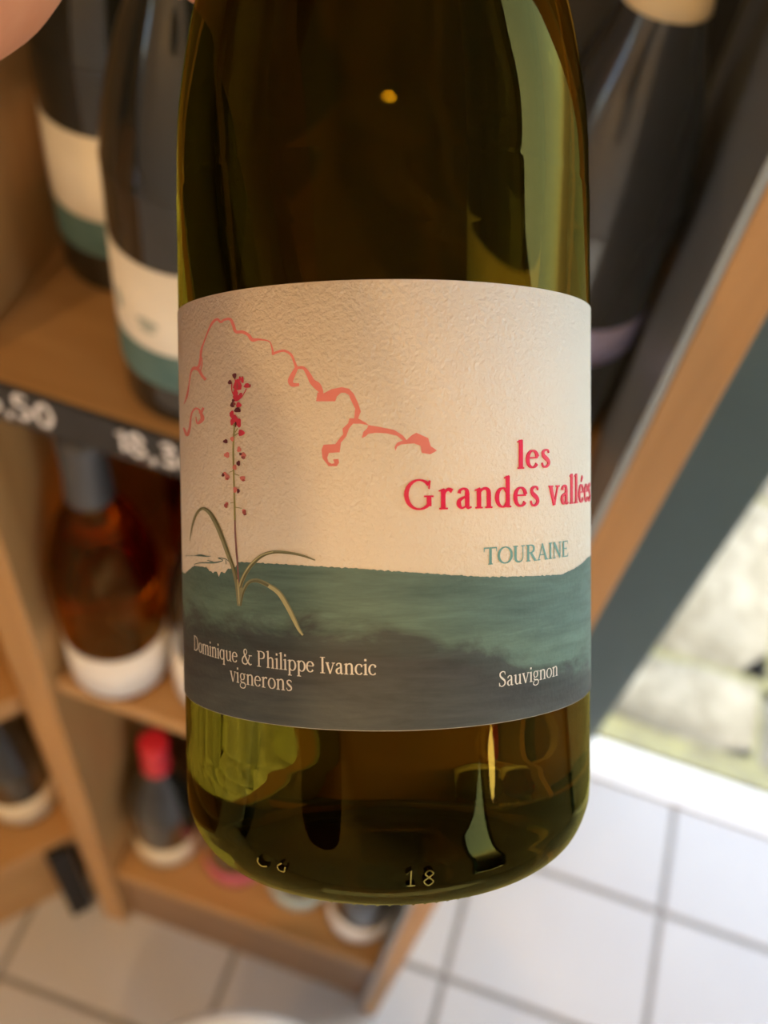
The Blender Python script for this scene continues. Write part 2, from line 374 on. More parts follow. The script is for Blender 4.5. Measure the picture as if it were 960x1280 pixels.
# ------------------------------------------------------------------ ceiling lamps
M_lamp = mat('lamp_disc', (1, 1, 1, 1), .5, Emission_Color=(1, .74, .42, 1), Emission_Strength=30.0)
for i, (x, y, pw) in enumerate(((-.55, -1.55, 17), (.2, -1.25, 12), (-1.0, -1.2, 12))):
    t = thing('ceiling_lamp', ['round ceiling spot at the left behind the camera', 'round ceiling spot at the right behind the camera', 'round ceiling spot farthest behind the camera'][i], 'lamp', (x, y, CZ), 0, 'ceiling spots')
    lathe('housing', [(.045, 0), (.075, 0), (.075, -.05), (.06, -.055), (.055, -.05), (.055, -.012), (.045, -.012)], M_white, t, 32)
    lathe('bulb', [(0, -.03), (.03, -.029), (.05, -.022), (.054, -.014), (0, -.013)], M_lamp, t, 32)
    ld = bpy.data.lights.new('lamp_light', 'AREA'); ld.shape = 'DISK'; ld.size = .1; ld.energy = pw; ld.color = (1, .58, .235)
    lo = bpy.data.objects.new('lamp_light', ld); COL.objects.link(lo); lo.parent = t; lo.location = (0, 0, -.058)

M_brass = mat('brass', (.75, .52, .20, 1), .25, Metallic=1.0)
t = thing('added_pendant_lamp', 'brass pendant lamp added out of view for the gold streak in the glass', 'lamp', (1.5, -.40, 1.84))  # unseen pendant, added to give the held bottle its gold streak
lathe('cord', [(.003, .20), (.003, CZ-1.84)], M_black, t, 10)
lathe('shade', [(.012, .21), (.02, .20), (.03, .17), (.07, .12), (.085, .06), (.083, .06), (.066, .118), (.026, .165)], M_brass, t, 40)
lathe('bulb', [(0, -.02), (.03, -.012), (.045, .02), (.042, .05), (.022, .10), (.016, .15), (0, .155)], M_lamp, t, 32)

# ------------------------------------------------------------------ the held bottle
BR = .041
def ray(x, y): return FW+RT*((x-480)/FPX)-UP*((y-640)/FPX)
DAX = .205
_n = -ray(481.8, 583).normalized()
_ax = (UP-RT*.0093); _ax = (_ax-_n*_ax.dot(_n)).normalized()
_xb = _ax.cross(_n)
ZB = .0768
MB = Matrix((_xb, -_n, _ax)).transposed().to_4x4()
MB.translation = CAM-_n*DAX-_ax*ZB
MBI = MB.inverted()
CL = MBI @ CAM
def px2cyl(x, y, R=BR):
    """a point of the photograph on the label's paper: (angle from the front, height over the base)"""
    d = (MBI.to_3x3() @ ray(x, y)).normalized()
    a = d.x**2+d.y**2; b = 2*(CL.x*d.x+CL.y*d.y); c = CL.x**2+CL.y**2-R*R
    D = b*b-4*a*c
    t = -b/(2*a) if D < 0 else (-b-math.sqrt(D))/(2*a)
    p = CL+d*t
    return math.atan2(p.x, -p.y), p.z
def cyl(th, z, R): return (R*math.sin(th), -R*math.cos(th), z)
hero = thing('wine_bottle', 'large held wine bottle in front with a painted landscape label', 'bottle')
hero.matrix_world = MB
HP = [(0, .012), (.012, .010), (.022, .005), (.029, .0012), (.0325, 0), (.0352, .0012), (.0382, .0042), (.0402, .0085), (.041, .0135), (.041, .03), (.041, .08), (.041, .124), (.0409, .131), (.0402, .147), (.0365, .168), (.029, .194), (.0215, .214), (.0165, .234), (.0148, .254), (.0145, .289), (0, .291)]
def hp(p):
    out = [p[0]]; out += [(max(r, .0001), z) for r, z in cr(p[1:-1], 5)]; out.append(p[-1]); return out
body = lathe('glass_body', hp(HP), M_hero_glass, hero, 160)
lathe('capsule', [(.0149, .225), (.0172, .2255), (.0157, .25), (.0152, .268), (.0162, .284), (.0158, .2915), (.012, .2925), (0, .2925)], C_black, hero, 48)
# embossed marks near the heel and the knurled bearing ring
def emb(pts, wd, V, Fc):
    q = [(a, b, wd) for a, b in pts]
    for s in strip(q):
        k = len(V)
        for R in (.0409, .04165):
            for x, y in s:
                th, z = px2cyl(x, y, .041); rr = R if z > .0135 else R-.041+max(.036, .041-(.0135-z)**2*31)
                V.append(cyl(th, z, rr))
        Fc.extend([(k+4, k+5, k+6, k+7), (k, k+4, k+5, k+1), (k+1, k+5, k+6, k+2), (k+2, k+6, k+7, k+3), (k+3, k+7, k+4, k)])
for grp in (([(508, 1094), (514, 1088), (514, 1111), (508, 1111), (520, 1110)],), ([(537, 1098), (532, 1093), (537, 1088), (542, 1092), (537, 1098), (531, 1104), (537, 1110), (543, 1104), (537, 1098)],),
            ([(323, 1072), (321, 1078), (325, 1084), (332, 1084)],), ([(352, 1079), (346, 1083), (347, 1089), (353, 1091), (356, 1084)],)):
    V, Fc = [], []
    for pl in grp: emb(cr(pl, 1 if pl[0][0] == 508 else 4), 2.0, V, Fc)
    mesh_obj('heel_mark', V, Fc, M_hero_glass, body, False)
V, Fc = [], []
for i in range(96):
    a = 2*PI*i/96; u = Vector((math.sin(a), -math.cos(a), 0)); t_ = Vector((math.cos(a), math.sin(a), 0)); c = u*.0318+Vector((0, 0, .0003)); k = len(V)
    for s1, s2, z in ((-1, -1, 0), (1, -1, 0), (1, 1, 0), (-1, 1, 0), (0, 0, -.0011)): V.append(c+t_*(s1*.0007)+u*(s2*.0016)+Vector((0, 0, z)))
    Fc += [(k, k+4, k+1), (k+1, k+4, k+2), (k+2, k+4, k+3), (k+3, k+4, k)]
kn = mesh_obj('knurled_ring', V, Fc, M_hero_glass, body); kn['kind'] = 'stuff'
# label paper
LT, LB = px2cyl(480, 349)[1], px2cyl(480, 914)[1]
RP = BR+.00018
A1 = math.radians(112)
lab = lathe('label', [(BR+.00002, LB), (RP, LB+.00005), (RP, LT-.00005), (BR+.00002, LT)], M_paper, hero, 120, -A1, A1)
lathe('back_label', [(BR+.00002, LB+.004), (RP, LB+.00405), (RP, LT-.0005), (BR+.00002, LT-.0004)], M_paper, hero, 60, PI-.62, PI+.62)
class Print:
    def __init__(s, R): s.V, s.F, s.R = [], [], R
    def poly(s, pts2):                                    # pixels of the print, traced
        k = len(s.V); s.V += [cyl(*px2cyl(x, y, RP), s.R) for x, y in pts2]; s.F.append(tuple(range(k, k+len(pts2))))
    def lab(s, pts2):
        k = len(s.V); s.V += [cyl(a, z, s.R) for a, z in pts2]; s.F.append(tuple(range(k, k+len(pts2))))
    def stroke(s, pts, per=6):
        for q in strip(cr(pts, per)): s.poly(q)
    def shape(s, pts, mx=9):
        for t in split_tris(pts, mx): s.poly(t)
    def blob(s, x, y, rx, ry, rot=0):
        p = []
        for i in range(9):
            a = 2*PI*i/9; rr = 1+.18*math.sin(3*a+x+y)
            dx, dy = rx*rr*math.cos(a), ry*rr*math.sin(a); p.append((x+dx*math.cos(rot)-dy*math.sin(rot), y+dx*math.sin(rot)+dy*math.cos(rot)))
        s.poly(p)
    def build(s, name, ma, par=None):
        o = mesh_obj(name, s.V, s.F, ma, par or lab)
        bm = bmesh.new(); bm.from_mesh(o.data)            # every print faces outwards
        for f in bm.faces:
            f.normal_update(); c = f.calc_center_median()
            if f.normal.x*c.x+f.normal.y*c.y < 0: f.normal_flip()
        bm.to_mesh(o.data); bm.free(); return o
# painted valley
M_val = mat('watercolour_green', (.1, .2, .2, 1), .6)
_v = coords(M_val); sx = N(M_val, 'ShaderNodeSeparateXYZ'); L(M_val, _v, sx.inputs[0])
_vs = coords(M_val, (1, 1, 2.2)); _nb = noise_n(M_val, _vs, 55, 6, .6, .6); _nf = noise_n(M_val, coords(M_val, (.5, .5, 4)), 120, 5, .65, .3); _ng = noise_n(M_val, _v, 1100, 2, .5)
def mth(op, a, b=None, c=None):
    n = N(M_val, 'ShaderNodeMath'); n.operation = op
    for i, q in enumerate((a, b, c)):
        if q is None: continue
        if isinstance(q, (int, float)): n.inputs[i].default_value = q
        else: L(M_val, q, n.inputs[i])
    return n.outputs[0]
BT = px2cyl(480, 713)[1]
hh = mth('DIVIDE', mth('SUBTRACT', sx.outputs[2], LB), BT-LB)             # 0 at the label's foot, 1 at the horizon
hh = mth('ADD', hh, mth('MULTIPLY', mth('SUBTRACT', _nb.outputs[0], .5), .6))
rgt = mth('MULTIPLY', sx.outputs[0], 10.0)                                  # the wash is thinner towards the right
hh2 = mth('ADD', hh, mth('MAXIMUM', rgt, 0.0))
_rv = ramp(M_val, hh2, [(.08, (.080, .098, .102, 1)), (.42, (.050, .058, .062, 1)), (.58, (.060, .085, .085, 1)), (.68, (.135, .235, .20, 1)), (.92, (.105, .195, .18, 1))])
_mx = N(M_val, 'ShaderNodeMixRGB'); _mx.blend_type = 'MULTIPLY'; _mx.inputs[0].default_value = .8
_rf = ramp(M_val, _nf.outputs[0], [(.3, (.5, .55, .55, 1)), (.7, (1.2, 1.2, 1.15, 1))])
L(M_val, _rv.outputs[0], _mx.inputs[1]); L(M_val, _rf.outputs[0], _mx.inputs[2]); L(M_val, _mx.outputs[0], P(M_val).inputs['Base Color'])
bump(M_val, _ng.outputs[0], .3, .0003)
top = [(231.5, 717), (238, 711), (243, 707), (250, 708), (258, 709), (262, 713), (266, 716), (271, 714), (274, 721), (277, 714), (281, 717), (284, 712), (295, 709), (297, 702.5), (314, 703), (350, 705), (400, 708), (440, 710), (480, 713), (540, 717), (605, 721), (650, 720.5), (702, 718), (722, 708), (734, 697)]
tc = [px2cyl(x, y, RP) for x, y in top]
tc = [(-A1, tc[0][1])]+tc+[(A1, tc[-1][1])]
pr = Print(RP+.00004)
NS = 520
def topz(a):
    for (a0, z0), (a1, z1) in zip(tc, tc[1:]):
        if a0 <= a <= a1: return z0+(z1-z0)*(a-a0)/max(a1-a0, 1e-9)
    return tc[-1][1]
for i in range(NS):
    a, b = -A1+2*A1*i/NS, -A1+2*A1*(i+1)/NS
    ja, jb = (.00022*noise.noise((q*70, 0, 0)) for q in (a, b))
    pr.lab([(a, LB+.00012), (b, LB+.00012), (b, topz(b)+jb), (a, topz(a)+ja)])
pr.build('painted_valley', M_val)
pr = Print(RP+.00007)
S2 = lambda l: [(220+x/4.8, 620+y/4.8, q/4.8) for x, y, q in l]
for s in ([(60, 358, 3), (110, 358, 3), (148, 356, 13), (185, 362, 7), (212, 361, 2)], [(110, 410, 4), (150, 401, 6), (230, 400, 9), (270, 392, 6), (282, 384, 4), (255, 372, 5), (300, 378, 4), (330, 405, 4)], [(190, 385, 4), (230, 398, 6)], [(300, 384, 4), (302, 408, 4)]): pr.stroke(S2(s))
pr.build('valley_streaks', M_val)
# drawn cloud line
M_cloud = noisy('coral_print', (.68, .20, .185, 1), (.73, .235, .215, 1), 300, .6)
pr = Print(RP+.00006)
S1 = lambda l: [(220+x/4.8, 380+y/4.8, q/4.8) for x, y, q in l]
for s in ([(50, 600, 3), (68, 550, 12), (80, 480, 7), (92, 410, 10), (110, 385, 20), (138, 396, 18), (158, 430, 16), (180, 455, 18)],
          [(120, 388, 16), (140, 372, 16), (148, 330, 13), (154, 275, 13), (172, 222, 8), (200, 150, 10), (225, 107, 15), (250, 92, 14), (270, 109, 13), (290, 95, 14), (326, 92, 16), (345, 125, 18), (360, 166, 18), (400, 168, 18), (435, 186, 18), (460, 215, 22), (500, 213, 12), (558, 224, 7), (576, 258, 9), (584, 303, 16)],
          [(578, 302, 14), (610, 288, 14), (650, 281, 14), (690, 303, 14), (710, 345, 14), (724, 384, 18)],
          [(158, 320, 5), (157, 365, 7), (150, 400, 5)],
          [(728, 376, 20), (706, 418, 28), (688, 460, 32), (700, 484, 26), (740, 484, 16)],
          [(715, 384, 16), (765, 384, 18), (795, 422, 26), (818, 465, 34), (848, 492, 44), (872, 530, 26), (862, 560, 26)],
          [(48, 742, 9), (68, 786, 18), (84, 742, 12), (94, 664, 9), (115, 629, 12), (140, 633, 10), (150, 655, 16), (166, 622, 14)], [(150, 650, 14), (160, 690, 24), (130, 716, 12), (121, 676, 5)]): pr.stroke(S1(s))
S6 = lambda l: [(390+x/5.647, 440+y/5.647) for x, y in l]
pr.shape(S6([(30, 348), (40, 285), (80, 293), (140, 262), (210, 248), (262, 260), (295, 295), (325, 360), (345, 420), (322, 478), (298, 468), (305, 400), (275, 340), (262, 305), (235, 288), (205, 288), (175, 315), (165, 348)]))
pr.shape(S6([(265, 468), (325, 468), (380, 500), (402, 518), (340, 506), (290, 506), (262, 540), (242, 595), (205, 640), (196, 708), (120, 713), (108, 745), (116, 775), (140, 790), (158, 784), (150, 758), (186, 755), (192, 780), (176, 806), (118, 806), (75, 750), (68, 690), (82, 655), (165, 650), (198, 605), (220, 582), (216, 540), (255, 505)]))
pr.shape(S6([(352, 608), (362, 565), (388, 540), (398, 516), (470, 528), (580, 550), (640, 588), (668, 622), (700, 590), (735, 570), (820, 608), (838, 665), (882, 695), (835, 722), (775, 712), (765, 662), (720, 645), (630, 652), (602, 668), (588, 698), (583, 670), (600, 640), (640, 625), (600, 592), (530, 575), (450, 570), (398, 577), (378, 597)]))
pr.build('cloud_line', M_cloud)
# squill plant: leaves, stem, flowers
M_leafd = noisy('leaf_olive', (.12, .125, .055, 1), (.17, .175, .09, 1), 400, .6)
M_leafl = noisy('leaf_pale', (.42, .42, .22, 1), (.55, .54, .30, 1), 400, .6)
M_leafm = noisy('leaf_mid', (.20, .22, .13, 1), (.30, .31, .18, 1), 300, .6)
M_stemm = mat('stem_mauve', (.26, .13, .13, 1), .6)
lv = [[(85, 270, 2), (100, 180, 10), (125, 108, 15), (160, 76, 18), (200, 96, 23), (240, 158, 27), (280, 252, 27), (315, 350, 25), (345, 432, 21), (368, 525, 26), (380, 650, 22)],
      [(388, 545, 22), (400, 505, 24), (425, 455, 26), (462, 405, 25), (520, 357, 22), (590, 336, 19), (680, 341, 16), (760, 357, 13), (836, 383, 5)],
      [(388, 655, 16), (398, 600, 17), (412, 558, 18), (440, 517, 21), (490, 507, 25), (560, 538, 27), (620, 582, 31), (670, 660, 31), (710, 740, 27), (740, 800, 20), (764, 834, 10)]]
pr = Print(RP+.00010)
for l in lv: pr.stroke(S2(l))
pr.shape([(220+x/4.8, 620+y/4.8) for x, y in ((358, 515), (398, 525), (408, 590), (392, 660), (370, 658))])
pr.build('plant_leaves', M_leafm)
pr = Print(RP+.00013)
for l, off, k0, k1, wq in ((lv[0], 5, 1, 10, .35), (lv[1], 5, 0, 8, .4), (lv[2], 4, 0, 6, .5)):
    pr.stroke(S2([(x+(off if l is lv[0] else 3), y+(-off if l is lv[0] else off), q*wq) for x, y, q in l[k0:k1+1]]))
pr.build('leaf_shade_strokes', M_leafd)
pr = Print(RP+.00016)
pr.stroke(S2([(x-2, y+1, q*.7) for x, y, q in lv[2][5:]])); pr.stroke(S2([(x-4, y-2, q*.28) for x, y, q in lv[1][0:6]])); pr.stroke(S2([(372, 500, 6), (378, 560, 9), (384, 645, 7)]))
pr.build('leaf_light_strokes', M_leafl)
S7 = lambda l: [(260+x/4.925, 440+y/4.925, q/4.925) for x, y, q in l]
pr = Print(RP+.00011)
pr.stroke(S7([(165, 440, 7), (163, 500, 9), (158, 600, 10), (161, 760, 9), (165, 900, 10), (168, 1040, 10)]))
for s in ([(165, 515, 5), (190, 500, 5)], [(185, 470, 5), (170, 495, 5)], [(160, 730, 4), (135, 740, 4)], [(165, 750, 4), (195, 760, 4)], [(163, 925, 4), (140, 930, 4)], [(168, 955, 4), (210, 962, 4)], [(158, 455, 5), (150, 400, 5)]): pr.stroke(S7(s))
pr.build('flower_stalk', noisy('stalk_green', (.24, .25, .07, 1), (.34, .33, .11, 1), 500, .6))
pr = Print(RP+.00011)
pr.stroke(S7([(168, 1035, 9), (172, 1150, 10), (183, 1280, 10)])+S2([(362, 310, 9), (371, 400, 10), (378, 520, 10)]))
pr.build('flower_stalk', M_stemm)
FLOW = {'crimson': ((.52, .03, .07, 1), [(185, 205, 26, 36), (215, 172, 9, 22), (200, 165, 8, 15), (245, 208, 22, 15), (180, 282, 26, 22), (192, 326, 17, 17), (150, 385, 13, 26), (168, 412, 20, 26), (192, 437, 16, 28), (208, 498, 20, 20), (152, 432, 12, 20), (172, 250, 16, 20), (205, 265, 10, 16)]),
        'maroon': ((.10, .015, .025, 1), [(168, 147, 13, 18), (140, 187, 13, 14), (155, 325, 13, 18), (186, 358, 21, 16), (113, 550, 15, 13), (192, 685, 12, 17), (98, 757, 9, 12), (191, 856, 9, 15), (205, 628, 9, 9), (160, 300, 9, 10), (232, 995, 9, 12), (175, 445, 6, 18), (222, 650, 12, 9)]),
        'rose': ((.60, .19, .17, 1), [(153, 535, 12, 15), (195, 600, 13, 18), (120, 634, 17, 18), (222, 635, 16, 17), (168, 710, 13, 17), (122, 770, 15, 18), (217, 778, 17, 16), (171, 848, 13, 19), (225, 980, 12, 14), (108, 750, 12, 12), (120, 935, 9, 12)]),
        'dull_red': ((.32, .07, .07, 1), [(116, 945, 11, 16), (229, 987, 12, 15), (226, 650, 10, 8), (125, 780, 9, 8), (224, 790, 9, 7), (262, 208, 8, 10), (185, 210, 5, 22), (168, 320, 8, 10)])}
for k, (nm, (c, bl)) in enumerate(FLOW.items()):
    pr = Print(RP+(.00014, .00020, .00016, .00022)[k])
    for x, y, rx, ry in bl: pr.blob(260+x/4.925, 440+y/4.925, rx/4.925, ry/4.925)
    if nm == 'crimson':
        for s in ([(150, 195, 6), (150, 235, 5), (165, 275, 6)], [(240, 225, 6), (225, 255, 5), (205, 285, 6)], [(168, 160, 5), (175, 200, 6)]): pr.stroke(S7(s))
    pr.build('flowers', noisy('flower_'+nm, c, tuple(min(1, q*1.25) for q in c[:3])+(1,), 500, .6))

# ------------------------------------------------------------------ serif lettering, drawn stroke by stroke
S_, H_ = .08, .028
def stem(x, y0, y1, w=S_): return ('l', [(x, y0, w), (x, y1, w)])
def ser(x0, x1, y=.013): return ('l', [(x0, y, H_), (x1, y, H_)])
def flag(x, y): return ('l', [(x-.10, y-.05, H_*.8), (x+.03, y-.012, .035)])
def arc(cx, cy, rx, ry, a0, a1, T=S_, t=H_):
    n = max(6, int(abs(a1-a0)/15)); o = []
    for i in range(n+1):
        a = math.radians(a0+(a1-a0)*i/n); o.append((cx+rx*math.cos(a), cy+ry*math.sin(a), t+(T-t)*abs(math.cos(a))**1.3))
    return ('l', o)
def crv(*p): return ('c', list(p))
def ln(*p): return ('l', list(p))
_s = [(.30, .36, .03), (.27, .42, .035), (.18, .435, .038), (.095, .385, .055), (.11, .30, .068), (.19, .235, .08), (.28, .165, .07), (.29, .08, .058), (.2, .015, .038), (.1, .03, .035), (.06, .12, .03)]
_e = [arc(.205, .222, .16, .208, 14, 325), ln((.07, .255, H_), (.365, .255, H_))]
_arch = lambda d: [crv((.13+d, .34, .03), (.19+d, .41, .04), (.28+d, .432, .05), (.35+d, .385, .072), (.365+d, .3, S_)), stem(.365+d, 0, .31), ser(.275+d, .455+d)]
_bowlR = crv((.13, .637, H_), (.3, .635, .035), (.42, .565, .07), (.42, .42, .07), (.3, .345, .035), (.13, .34, H_))
GL = {'l': (.22, [stem(.11, 0, .7), ser(.02, .2), flag(.11, .7)]), 'i': (.22, [stem(.11, 0, .44), ser(.02, .2), flag(.11, .445), ln((.105, .55, .085), (.105, .64, .085))]),
      'e': (.41, _e), 'é': (.41, _e+[ln((.19, .51, .03), (.29, .63, .065))]), 's': (.35, [('c', _s)]),
      'G': (.74, [arc(.36, .325, .29, .315, 42, 322), stem(.585, .07, .28), ser(.47, .69, .285), ln((.585, .44, .025), (.60, .63, .035))]),
      'r': (.35, [stem(.11, 0, .43), ser(.02, .22), flag(.11, .445), crv((.13, .30, .03), (.18, .40, .04), (.25, .425, .06), (.32, .39, .075))]),
      'a': (.40, [crv((.08, .335, .06), (.1, .40, .045), (.18, .435, .035), (.26, .405, .06), (.275, .33, S_)), stem(.275, .05, .34), crv((.275, .06, .07), (.3, .015, .045), (.38, .035, .022)), crv((.27, .275, .028), (.18, .24, .038), (.085, .18, .065), (.075, .09, S_), (.13, .02, .042), (.2, .03, .028), (.27, .09, .025))]),
      'n': (.48, [stem(.11, 0, .43), ser(.02, .2), flag(.11, .445)]+_arch(0)), 'm': (.735, [stem(.11, 0, .43), ser(.02, .2), flag(.11, .445)]+_arch(0)+_arch(.255)),
      'h': (.48, [stem(.11, 0, .7), ser(.02, .2), flag(.11, .7)]+_arch(0)), 'd': (.46, [arc(.2, .22, .155, .208, 40, 320), stem(.345, 0, .7), flag(.345, .7), ser(.345, .44)]),
      'q': (.46, [arc(.2, .22, .155, .208, 40, 320), stem(.345, -.2, .43), ser(.25, .44, -.19), ln((.345, .42, .04), (.38, .44, .03))]), 'p': (.46, [stem(.11, -.2, .43), ser(.02, .22, -.19), flag(.11, .445), arc(.25, .22, .155, .208, -140, 140)]),
      'v': (.43, [ln((.07, .43, .085), (.215, .0, .065)), ln((.365, .43, .032), (.215, 0, .04)), ser(0, .16, .432), ser(.29, .44, .432)]),
      'T': (.61, [stem(.3, 0, .65), ser(.2, .4), ln((.02, .64, .035), (.58, .64, .035)), ln((.03, .49, .018), (.04, .64, .035)), ln((.57, .49, .018), (.56, .64, .035))]),
      'O': (.70, [arc(.35, .325, .295, .315, 0, 360)]), 'o': (.44, [arc(.22, .22, .17, .208, 0, 360)]),
      'U': (.64, [crv((.13, .65, S_), (.13, .4, S_), (.13, .2, S_), (.17, .07, .065), (.3, .015, .042), (.43, .06, .034), (.5, .2, .032), (.5, .4, .032), (.5, .65, .032)), ser(.02, .25, .637), ser(.41, .6, .637)]),
      'R': (.60, [stem(.13, 0, .65), ser(.02, .25), ser(.02, .15, .637), _bowlR, ln((.26, .35, .07), (.5, .02, .085)), ser(.46, .6)]), 'P': (.54, [stem(.13, 0, .65), ser(.02, .25), ser(.02, .15, .637), _bowlR]),
      'A': (.68, [ln((.33, .65, .04), (.1, 0, .032)), ln((.31, .66, .06), (.56, 0, .09)), ln((.18, .21, H_), (.47, .21, H_)), ser(.02, .2), ser(.46, .68)]), 'I': (.28, [stem(.14, 0, .65), ser(.03, .25), ser(.03, .25, .637)]),
      'N': (.66, [ln((.12, 0, .035), (.12, .65, .035)), ln((.11, .64, .085), (.53, .02, .085)), ln((.53, 0, .035), (.53, .65, .035)), ser(.03, .21), ser(.03, .14, .637), ser(.44, .62, .637)]),
      'E': (.54, [stem(.13, 0, .65), ser(.04, .47, .637), ser(.13, .38, .335), ser(.04, .49), ln((.47, .52, .02), (.46, .64, .03)), ln((.5, .15, .02), (.48, .01, .03)), ln((.375, .27, .02), (.375, .4, .02))]),
      'D': (.66, [stem(.13, 0, .65), crv((.05, .637, H_), (.3, .63, .038), (.5, .53, .07), (.56, .33, S_), (.5, .12, .07), (.3, .02, .038), (.05, .013, H_))]),
      'u': (.48, [crv((.11, .44, S_), (.11, .3, S_), (.11, .14, .077), (.145, .045, .055), (.21, .015, .04), (.28, .05, .03), (.345, .13, .025)), stem(.36, 0, .44), flag(.11, .445), flag(.36, .445), ser(.36, .455)]),
      '&': (.72, [crv((.6, .4, .035), (.52, .36, .035), (.46, .2, .04), (.34, .04, .05), (.2, .015, .045), (.08, .08, .065), (.07, .2, .07), (.16, .32, .055), (.3, .42, .04), (.36, .54, .045), (.29, .635, .04), (.2, .605, .05), (.18, .5, .065), (.26, .34, .08), (.42, .12, .085), (.56, .02, .055), (.66, .06, .025)), ser(.47, .68, .4)]),
      'c': (.38, [arc(.21, .22, .16, .205, 42, 318), ln((.30, .31, .05), (.335, .385, .06))]),
      'g': (.42, [arc(.19, .3, .12, .135, 0, 360, .065), crv((.12, .18, .03), (.085, .1, .045), (.16, .055, .055), (.3, .045, .055), (.37, -.03, .055), (.33, -.14, .045), (.19, -.185, .035), (.06, -.14, .045), (.05, -.05, .04), (.12, .03, .03)), ln((.28, .41, .03), (.38, .43, .045))]),
      'S': (.45, [('c', [(x*1.28, y*1.49, q*1.15) for x, y, q in _s]), ln((.385, .50, .02), (.37, .64, .03)), ln((.07, .17, .02), (.08, .02, .03))]), ' ': (.24, [])}
def text(name, txt, p0, p1, cap_px, ma, R, bold=1.0, depth=0, xs=None, track=0):
    """lettering from pixel p0 to p1 (baseline), capitals cap_px high at p0"""
    a0, z0 = px2cyl(*p0, RP); a1, z1 = px2cyl(*p1, RP)
    am, zm = px2cyl(p1[0] if xs else p0[0], p0[1]-cap_px, RP)
    ch = (px2cyl(480, (p0[1]+p1[1])/2-cap_px*.97, RP)[1]-px2cyl(480, (p0[1]+p1[1])/2, RP)[1])/.65
    tot = sum(GL[c][0]+track for c in txt)-track
    V, Fc = [], []
    x = 0
    for c in txt:
        adv, ss = GL[c]
        for kind, pts in ss:
            pts = cr(pts, 5) if kind == 'c' else pts
            for q in strip([(a, b, wd*bold) for a, b, wd in pts]):
                k = len(V)
                f = lambda g: ((x+g[0])/tot, g[1])
                for u, v in map(f, q): V.append(cyl(a0+(a1-a0)*u, z0+(z1-z0)*u+v*ch, R+depth))
                Fc.append((k, k+1, k+2, k+3))
                if depth:
                    for u, v in map(f, q): V.append(cyl(a0+(a1-a0)*u, z0+(z1-z0)*u+v*ch, R-.0001))
                    Fc += [(k+i, k+(i+1) % 4, k+4+(i+1) % 4, k+4+i) for i in range(4)]
        x += adv+track
    o = mesh_obj(name, V, Fc, ma, lab)
    bm = bmesh.new(); bm.from_mesh(o.data)
    for f_ in bm.faces:
        f_.normal_update(); c_ = f_.calc_center_median()
        if not depth and f_.normal.x*c_.x+f_.normal.y*c_.y < 0: f_.normal_flip()
    bm.to_mesh(o.data); bm.free(); return o
M_foil = noisy('raspberry_foil', (.66, .012, .075, 1), (.74, .02, .10, 1), 300, .28)
M_ink_teal = noisy('teal_ink', (.13, .33, .33, 1), (.17, .38, .37, 1), 300, .6)
M_ink_white = mat('white_ink', (.80, .80, .74, 1), .6)
text('title_lettering', 'les', (646, 586), (687, 584), 36, M_foil, RP+.0001, 1.3, .00010, track=.05)
text('title_lettering', 'Grandes vallées', (504, 637.5), (737, 626), 39, M_foil, RP+.0001, 1.3, .00010, track=.06)
text('region_lettering', 'TOURAINE', (604, 706), (710, 695), 22, M_ink_teal, RP+.0001, 1.45)
text('grower_lettering', 'Dominique & Philippe Ivancic', (243, 812), (471, 844), 21, M_ink_white, RP+.0001, 1.1)
text('grower_lettering', 'vignerons', (288, 851), (366, 864), 21, M_ink_white, RP+.0001, 1.1)
text('grape_lettering', 'Sauvignon', (622, 859), (697, 844), 20, M_ink_white, RP+.0001, 1.0)

# ------------------------------------------------------------------ the hand that holds the bottle
M_skin = mat('skin', (.56, .22, .11, 1), .55, Subsurface_Weight=.05)
P(M_skin).inputs['Subsurface Radius'].default_value = (.01, .004, .002)
_v = coords(M_skin); _n3 = noise_n(M_skin, _v, 220, 5, .6); bump(M_skin, _n3.outputs[0], .25, .0006)
_r = ramp(M_skin, noise_n(M_skin, _v, 40, 4).outputs[0], [(.35, (.66, .25, .125, 1)), (.65, (.74, .32, .17, 1))]); L(M_skin, _r.outputs[0], P(M_skin).inputs['Base Color'])
def cc(x, y, d): return CAM+RT*x+UP*y+FW*d          # metres right, up and ahead of the lens
def capsule(bm, a, b, ra, rb):
    d = b-a; l = d.length; q = d.to_track_quat('Z', 'Y').to_matrix().to_4x4(); q.translation = a
    bmesh.ops.create_cone(bm, cap_ends=True, segments=20, radius1=ra, radius2=rb, depth=max(l, 1e-4), matrix=q @ Matrix.Translation((0, 0, l/2)))
    bmesh.ops.create_uvsphere(bm, u_segments=20, v_segments=12, radius=ra, matrix=Matrix.Translation(a))
    bmesh.ops.create_uvsphere(bm, u_segments=20, v_segments=12, radius=rb, matrix=Matrix.Translation(b))
def chain(bm, pts):
    for (a, ra), (b, rb) in zip(pts, pts[1:]): capsule(bm, a, b, ra, rb)
def prof_r(z):
    for (r0, z0), (r1, z1) in zip(HP[8:], HP[9:]):
        if z0 <= z <= z1: return r0+(r1-r0)*(z-z0)/(z1-z0)
    return .0145
bm = bmesh.new()
def around(phi, z, r):                              # phi 0 at the left of the neck, 90 behind it, 180 at the right
    a = math.radians(phi); rr = prof_r(z)+r; return MB @ Vector((-rr*math.cos(a), rr*math.sin(a), z))
nails = []
knuck = []
